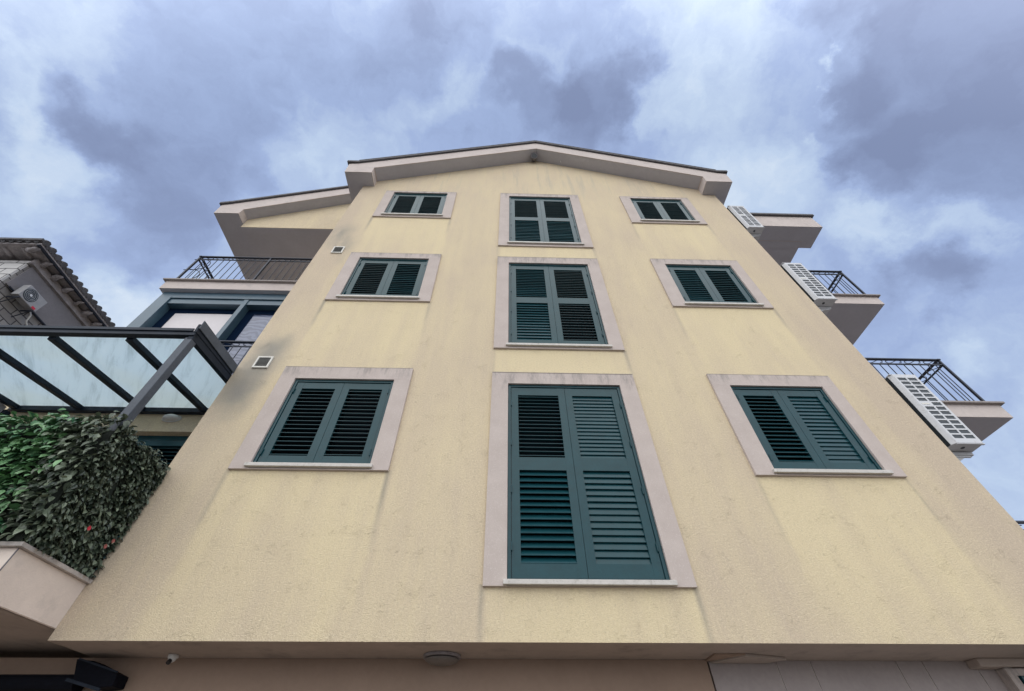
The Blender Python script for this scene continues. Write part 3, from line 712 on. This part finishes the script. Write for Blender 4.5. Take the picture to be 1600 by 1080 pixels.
def aircon(z0, H, label, rows=14, dx=0.0, dy=0.0):
    t = empty('air_conditioner', label, 'air conditioner', (5.49+dx, .05+dy, z0), 'air conditioners on the right wall of the yellow house')
    W, Dp = .345, .90; x0, x1 = -W/2, W/2; ch = .055
    mb = MB()
    # casing: chamfered corners in plan
    plan = [(x0+.03, 0), (x1, 0), (x1+.015, .02), (x1+.015, Dp), (x0-.012, Dp), (x0-.012, ch-.01)]
    n = len(plan)
    for k in range(1, n):
        a, b = plan[k], plan[(k+1) % n]
        mb.quad((*a, 0), (*b, 0), (*b, H), (*a, H), mi=1 if k == n-2 else 0)
    mb.quad(*[(u, v, 0) for u, v in reversed(plan)]); mb.quad(*[(u, v, H) for u, v in plan])
    holes = []; zt, zb_ = H-.045, .055; pit = (zt-zb_)/rows; gx0 = x0+.055; cw = (x1-.03-gx0-.022)/2
    for r_ in range(rows):
        zz = zb_ + r_*pit
        for c in (0, 1):
            if c == 0 and r_ == rows//2: continue
            holes.append((gx0+c*(cw+.022), gx0+c*(cw+.022)+cw, zz+pit*.14, zz+pit*.86))
    plate(mb, x0+.03, x1, 0, H, 0, holes, .006)
    cas = mb.build('casing', ['ac', 'ac_dark'], t, fixn=False)
    mb = MB(); mb.box(x0+.028, x1+.02, .004, .03, -.010, -.001); mb.build('lip', 'ac', t)
    mb = MB(); mb.box(x0-.012, x1+.02, .004, Dp, H+.001, H+.012); mb.build('top_cover', 'ac', t, bevel=.003)
    mb = MB()
    zz = zb_+(rows//2)*pit; mb.box(gx0+.005, gx0+cw-.02, -.003, -.0005, zz+pit*.35, zz+pit*.65)
    mb.build('name_plate', 'vent', t)
    mb = MB(); mb.tube([(.0, .10, -.004), (.0, .10, .002)], .022, 14); mb.box(x0-.10, x0-.016, .10, Dp, .03, H-.03); mb.build('drain_and_gap_block', 'ac_dark', t)  # drain hole; the dark block stands in for the dark gap to the wall
    for yy in (.17, .72):
        mb = MB(); mb.box(-.378, x1-.02, yy, yy+.045, -.052, -.014); mb.box(-.378, x1-.06, yy+.012, yy+.03, -.075, -.052)
        mb.prism([(-.378, -.30), (-.378, -.052), (x1-.1, -.052)], 'y', yy+.018, yy+.026)
        mb.build('bracket', 'ac', t)
    mb = MB(); mb.tube([(x0-.02, .5, .2), (-.33, .5, .15), (-.366, .5, .0), (-.366, .5, -.5)], .012, 8); mb.build('pipe', 'ac', t)
    return t
aircon(4.53, 1.11, 'pale grey twin-grille air conditioner, lowest and largest on the right wall', dx=.0)
aircon(7.44, 1.16, 'pale grey air conditioner in front of the second balcony railing, middle of three', dx=-.02)
aircon(10.12, 1.10, 'pale grey air conditioner highest on the right wall, beside the top canopy', dx=-.03)

# ---------------------------------------------------------------- small fittings
t = empty('wall_lamp', 'grey oval bulkhead lamp on the yellow band below the pergola beam', 'lamp', (-4.63, .858, 5.33))
mb = MB()
def dome(mb, rx, ry, rz_, n=20, m=7, axis='y', sign=-1, c=(0,0,0), mi=0):
    rings = []
    for j in range(m+1):
        a = j/m*math.pi/2
        ring = []
        for k in range(n):
            b = 2*math.pi*k/n; u, v = math.cos(b)*math.cos(a), math.sin(b)*math.cos(a); w_ = math.sin(a)
            p = (rx*u, sign*ry*w_, rz_*v) if axis == 'y' else (rx*u, ry*v, sign*rz_*w_)
            ring.append((p[0]+c[0], p[1]+c[1], p[2]+c[2]))
        rings.append(ring)
    i = len(mb.v)
    for r_ in rings: mb.v += r_
    for j in range(m):
        for k in range(n):
            a = i+j*n+k; b = i+j*n+(k+1) % n; mb.f.append((a, b, b+n, a+n)); mb.mi.append(mi)
dome(mb, .125, .085, .055); mb.build('diffuser', 'lamp', t, smooth=True)
mb = MB(); mb.tube([(0, 0, 0), (0, -.012, 0)], .06, 20); o = mb.build('base', 'ac', t); o.scale = (2.2, 1, 1.05)
t = empty('ceiling_lamp', 'round flush lamp with dark rim under the overhang', 'lamp', (-.475, .43, ZB-.002))
mb = MB(); mb.tube([(0,0,0), (0,0,-.020)], .158, 32); mb.build('rim', 'corbel', t)
mb = MB(); dome(mb, .142, .142, .036, 28, 7, 'z', -1, (0, 0, -.028)); mb.build('diffuser', 'lamp_dim', t, smooth=True)
t = empty('security_camera', 'small white dome camera with black eye under the overhang', 'security camera', (-2.73, .44, ZB-.001))
mb = MB(); mb.tube([(0,0,0), (0,0,-.02)], .04, 18); dome(mb, .033, .033, .033, 16, 6, 'z', -1, (0, 0, -.02)); mb.build('housing', 'white', t, smooth=True)
mb = MB(); mb.tube([(0, -.012, -.035), (.0, -.030, -.060)], .018, 14); mb.build('lens', 'black', t)
t = empty('flood_lamp', 'small dark round lamp under the peak of the gable', 'lamp', (.75, -.03, 13.80))
mb = MB(); mb.tube([(0, .03, 0), (0, -.03, -.01)], .03, 10); mb.tube([(0, -.02, -.02), (.0, -.16, -.10)], .07, 16, radii=[.05, .095]); mb.build('housing', 'band', t)
mb = MB(); mb.tube([(0, -.155, -.097), (.0, -.165, -.103)], .075, 16); mb.build('lens', 'black', t)
mb = MB(); mb.tube([(1.47, -.12, soff(1.47)+.01), (1.47, -.12, soff(1.47)-.13)], .008, 6); tag(mb.build('hook', 'white'), 'thin white hook hanging from the gable soffit right of the peak', 'hook')
t = empty('awning', 'dark rolled awning with end bracket under the terrace', 'awning', (-4.0, .5, 2.40))
mb = MB(); mb.tube([(-3.5, -.03, -.035), (.60, -.03, -.03)], .055, 14); mb.box(-3.5, .60, .0, .05, -.08, .02); mb.build('roll', 'awning', t, smooth=False)
mb = MB(); mb.prism([(.52, .115), (.66, .105), (.92, .02), (.93, -.06), (.80, -.075), (.60, -.03)], 'y', -.10, .055)
mb.build('end_bracket', 'awning', t, bevel=.006)
mb = MB(); mb.bar((.55, -.11, -.02), (.86, -.11, -.085), .012, .02); mb.bar((.55,-.112,.115),(.92,-.112,.028),.01,.012); mb.build('arm', 'pergola', t)

# ---------------------------------------------------------------- neighbouring stone house
nb = empty('neighbour_house', 'old stone house with tiled eaves beyond the terrace on the left', 'house', (-13, 2.36, 0))
def np_(mb, name, mat, **k):
    o = mb.build(name, mat, nb, **k); o.location = -Vector(nb.location); return o
mb = MB(); mb.box(-21, -13.0, 2.36, 14, 0, 11.72); np_(mb, 'wall', 'masonry')
mb = MB(); mb.box(-21, -13.01, 2.30, 2.358, 0, 11.72); np_(mb, 'front_wall', 'masonry_lit')
mb = MB(); mb.box(-13.0, -12.955, 2.42, 14, 10.80, 11.60); np_(mb, 'render_band', 'band')
mb = MB(); mb.box(-13.0, -12.88, 2.30, 14, 11.602, 11.80); np_(mb, 'cornice', 'corbel')
mb = MB()
mb.box(-21.5, -12.56, 1.86, 14.5, 11.86, 11.93)
A = [(-21.5,1.86,11.934), (-12.56,1.86,11.934), (-12.56,14.5,11.934), (-21.5,14.5,11.934)]; T = [(-17.3,6.2,13.9), (-16.7,6.2,13.9), (-16.7,10.2,13.9), (-17.3,10.2,13.9)]
for k in range(4): mb.quad(A[k], A[(k+1) % 4], T[(k+1) % 4], T[k])
mb.quad(*T)
rf = np_(mb, 'roof', 'corbel')
mb = MB()
for k in range(56):
    y = 1.9 + k*.22
    L = min(1.6, (y-1.86)*.95+.06); mb.tube([(-12.50, y, 11.97), (-12.5-L, y, 11.97+.46*L)], .085, 8); mb.tube([(-12.53, y+.11, 11.935), (-12.53-L, y+.11, 11.935+.46*L)], .06, 8)
for k in range(40):
    x = -12.7 - k*.22
    L = min(1.2, (-12.62-x)*.95 + .06); mb.tube([(x, 1.80, 11.955), (x, 1.8+L, 11.955+.45*L)], .075, 8)
mb.bar((-12.55, 1.83, 11.985), (-21, 1.83, 11.985), .12, .08)
o = mb.build('roof_tiles', 'rooftile', rf)
for k in range(28):
    y = 2.0 + k*.44 + random.uniform(-.05, .05); rr = random.uniform(.05, .10); mb = MB()
    mb.tube([(-12.93, y, 11.80), (-12.85, y+.02, 11.77), (-12.72, y-.03, 11.79), (-12.62, y, 11.83)], rr, 8, radii=[rr, rr*1.1, rr*.9, rr*.4])
    np_(mb, 'corbel', 'corbel', smooth=True)
for k in range(8):
    x = -13.1 - k*.5; mb = MB(); mb.tube([(x, 2.30, 11.86), (x, 2.12, 11.85), (x, 1.98, 11.88)], .06, 8); np_(mb, 'corbel', 'corbel', smooth=True)
mb = MB(); mb.tube([(-12.93, 2.5, 10.78), (-12.93, 6, 10.74), (-12.93, 14, 10.7)], .025, 8); mb.tube([(-12.62, 1.86, 11.86), (-12.62, 14, 11.84)], .045, 8); np_(mb, 'gutter_pipe', 'rail')
# its air conditioner
t = empty('air_conditioner', 'off-white air conditioner with a round fan, on the stone house', 'air conditioner', (-12.93, 2.90, 10.60))
mb = MB(); mb.box(.07, .27, -.28, .32, .02, .44); mb.build('casing', 'ac_dim', t, bevel=.015)
mb = MB(); mb.tube([(.272, -.08, .235), (.276, -.08, .235)], .18, 28); mb.build('fan_guard', 'ac_dark', t)
mb = MB(); mb.tube([(.276, -.08, .235), (.284, -.08, .235)], .035, 14)
for r_ in (.07, .11, .15):
    mb.tube([(.28, -.08+r_*math.cos(a*math.pi/12), .235+r_*math.sin(a*math.pi/12)) for a in range(25)], .003, 4, caps=False)
mb.build('fan_hub', 'ac', t)
mb = MB(); mb.box(.27, .274, .16, .26, .03, .09); mb.build('badge', 'flower', t)
for yy in (-.22, .24):
    mb = MB(); mb.bar((-.02, yy, -.03), (.32, yy, -.03), .03, .03); mb.bar((-.02, yy, -.30), (.25, yy, -.04), .02, .02); mb.build('bracket', 'rail', t)
mb = MB(); mb.tube([(-.02, .40, .15), (.10, .42, .0), (.05, .5, -.15), (-.02, .7, -.22)], .018, 8); mb.build('pipe', 'white', t)
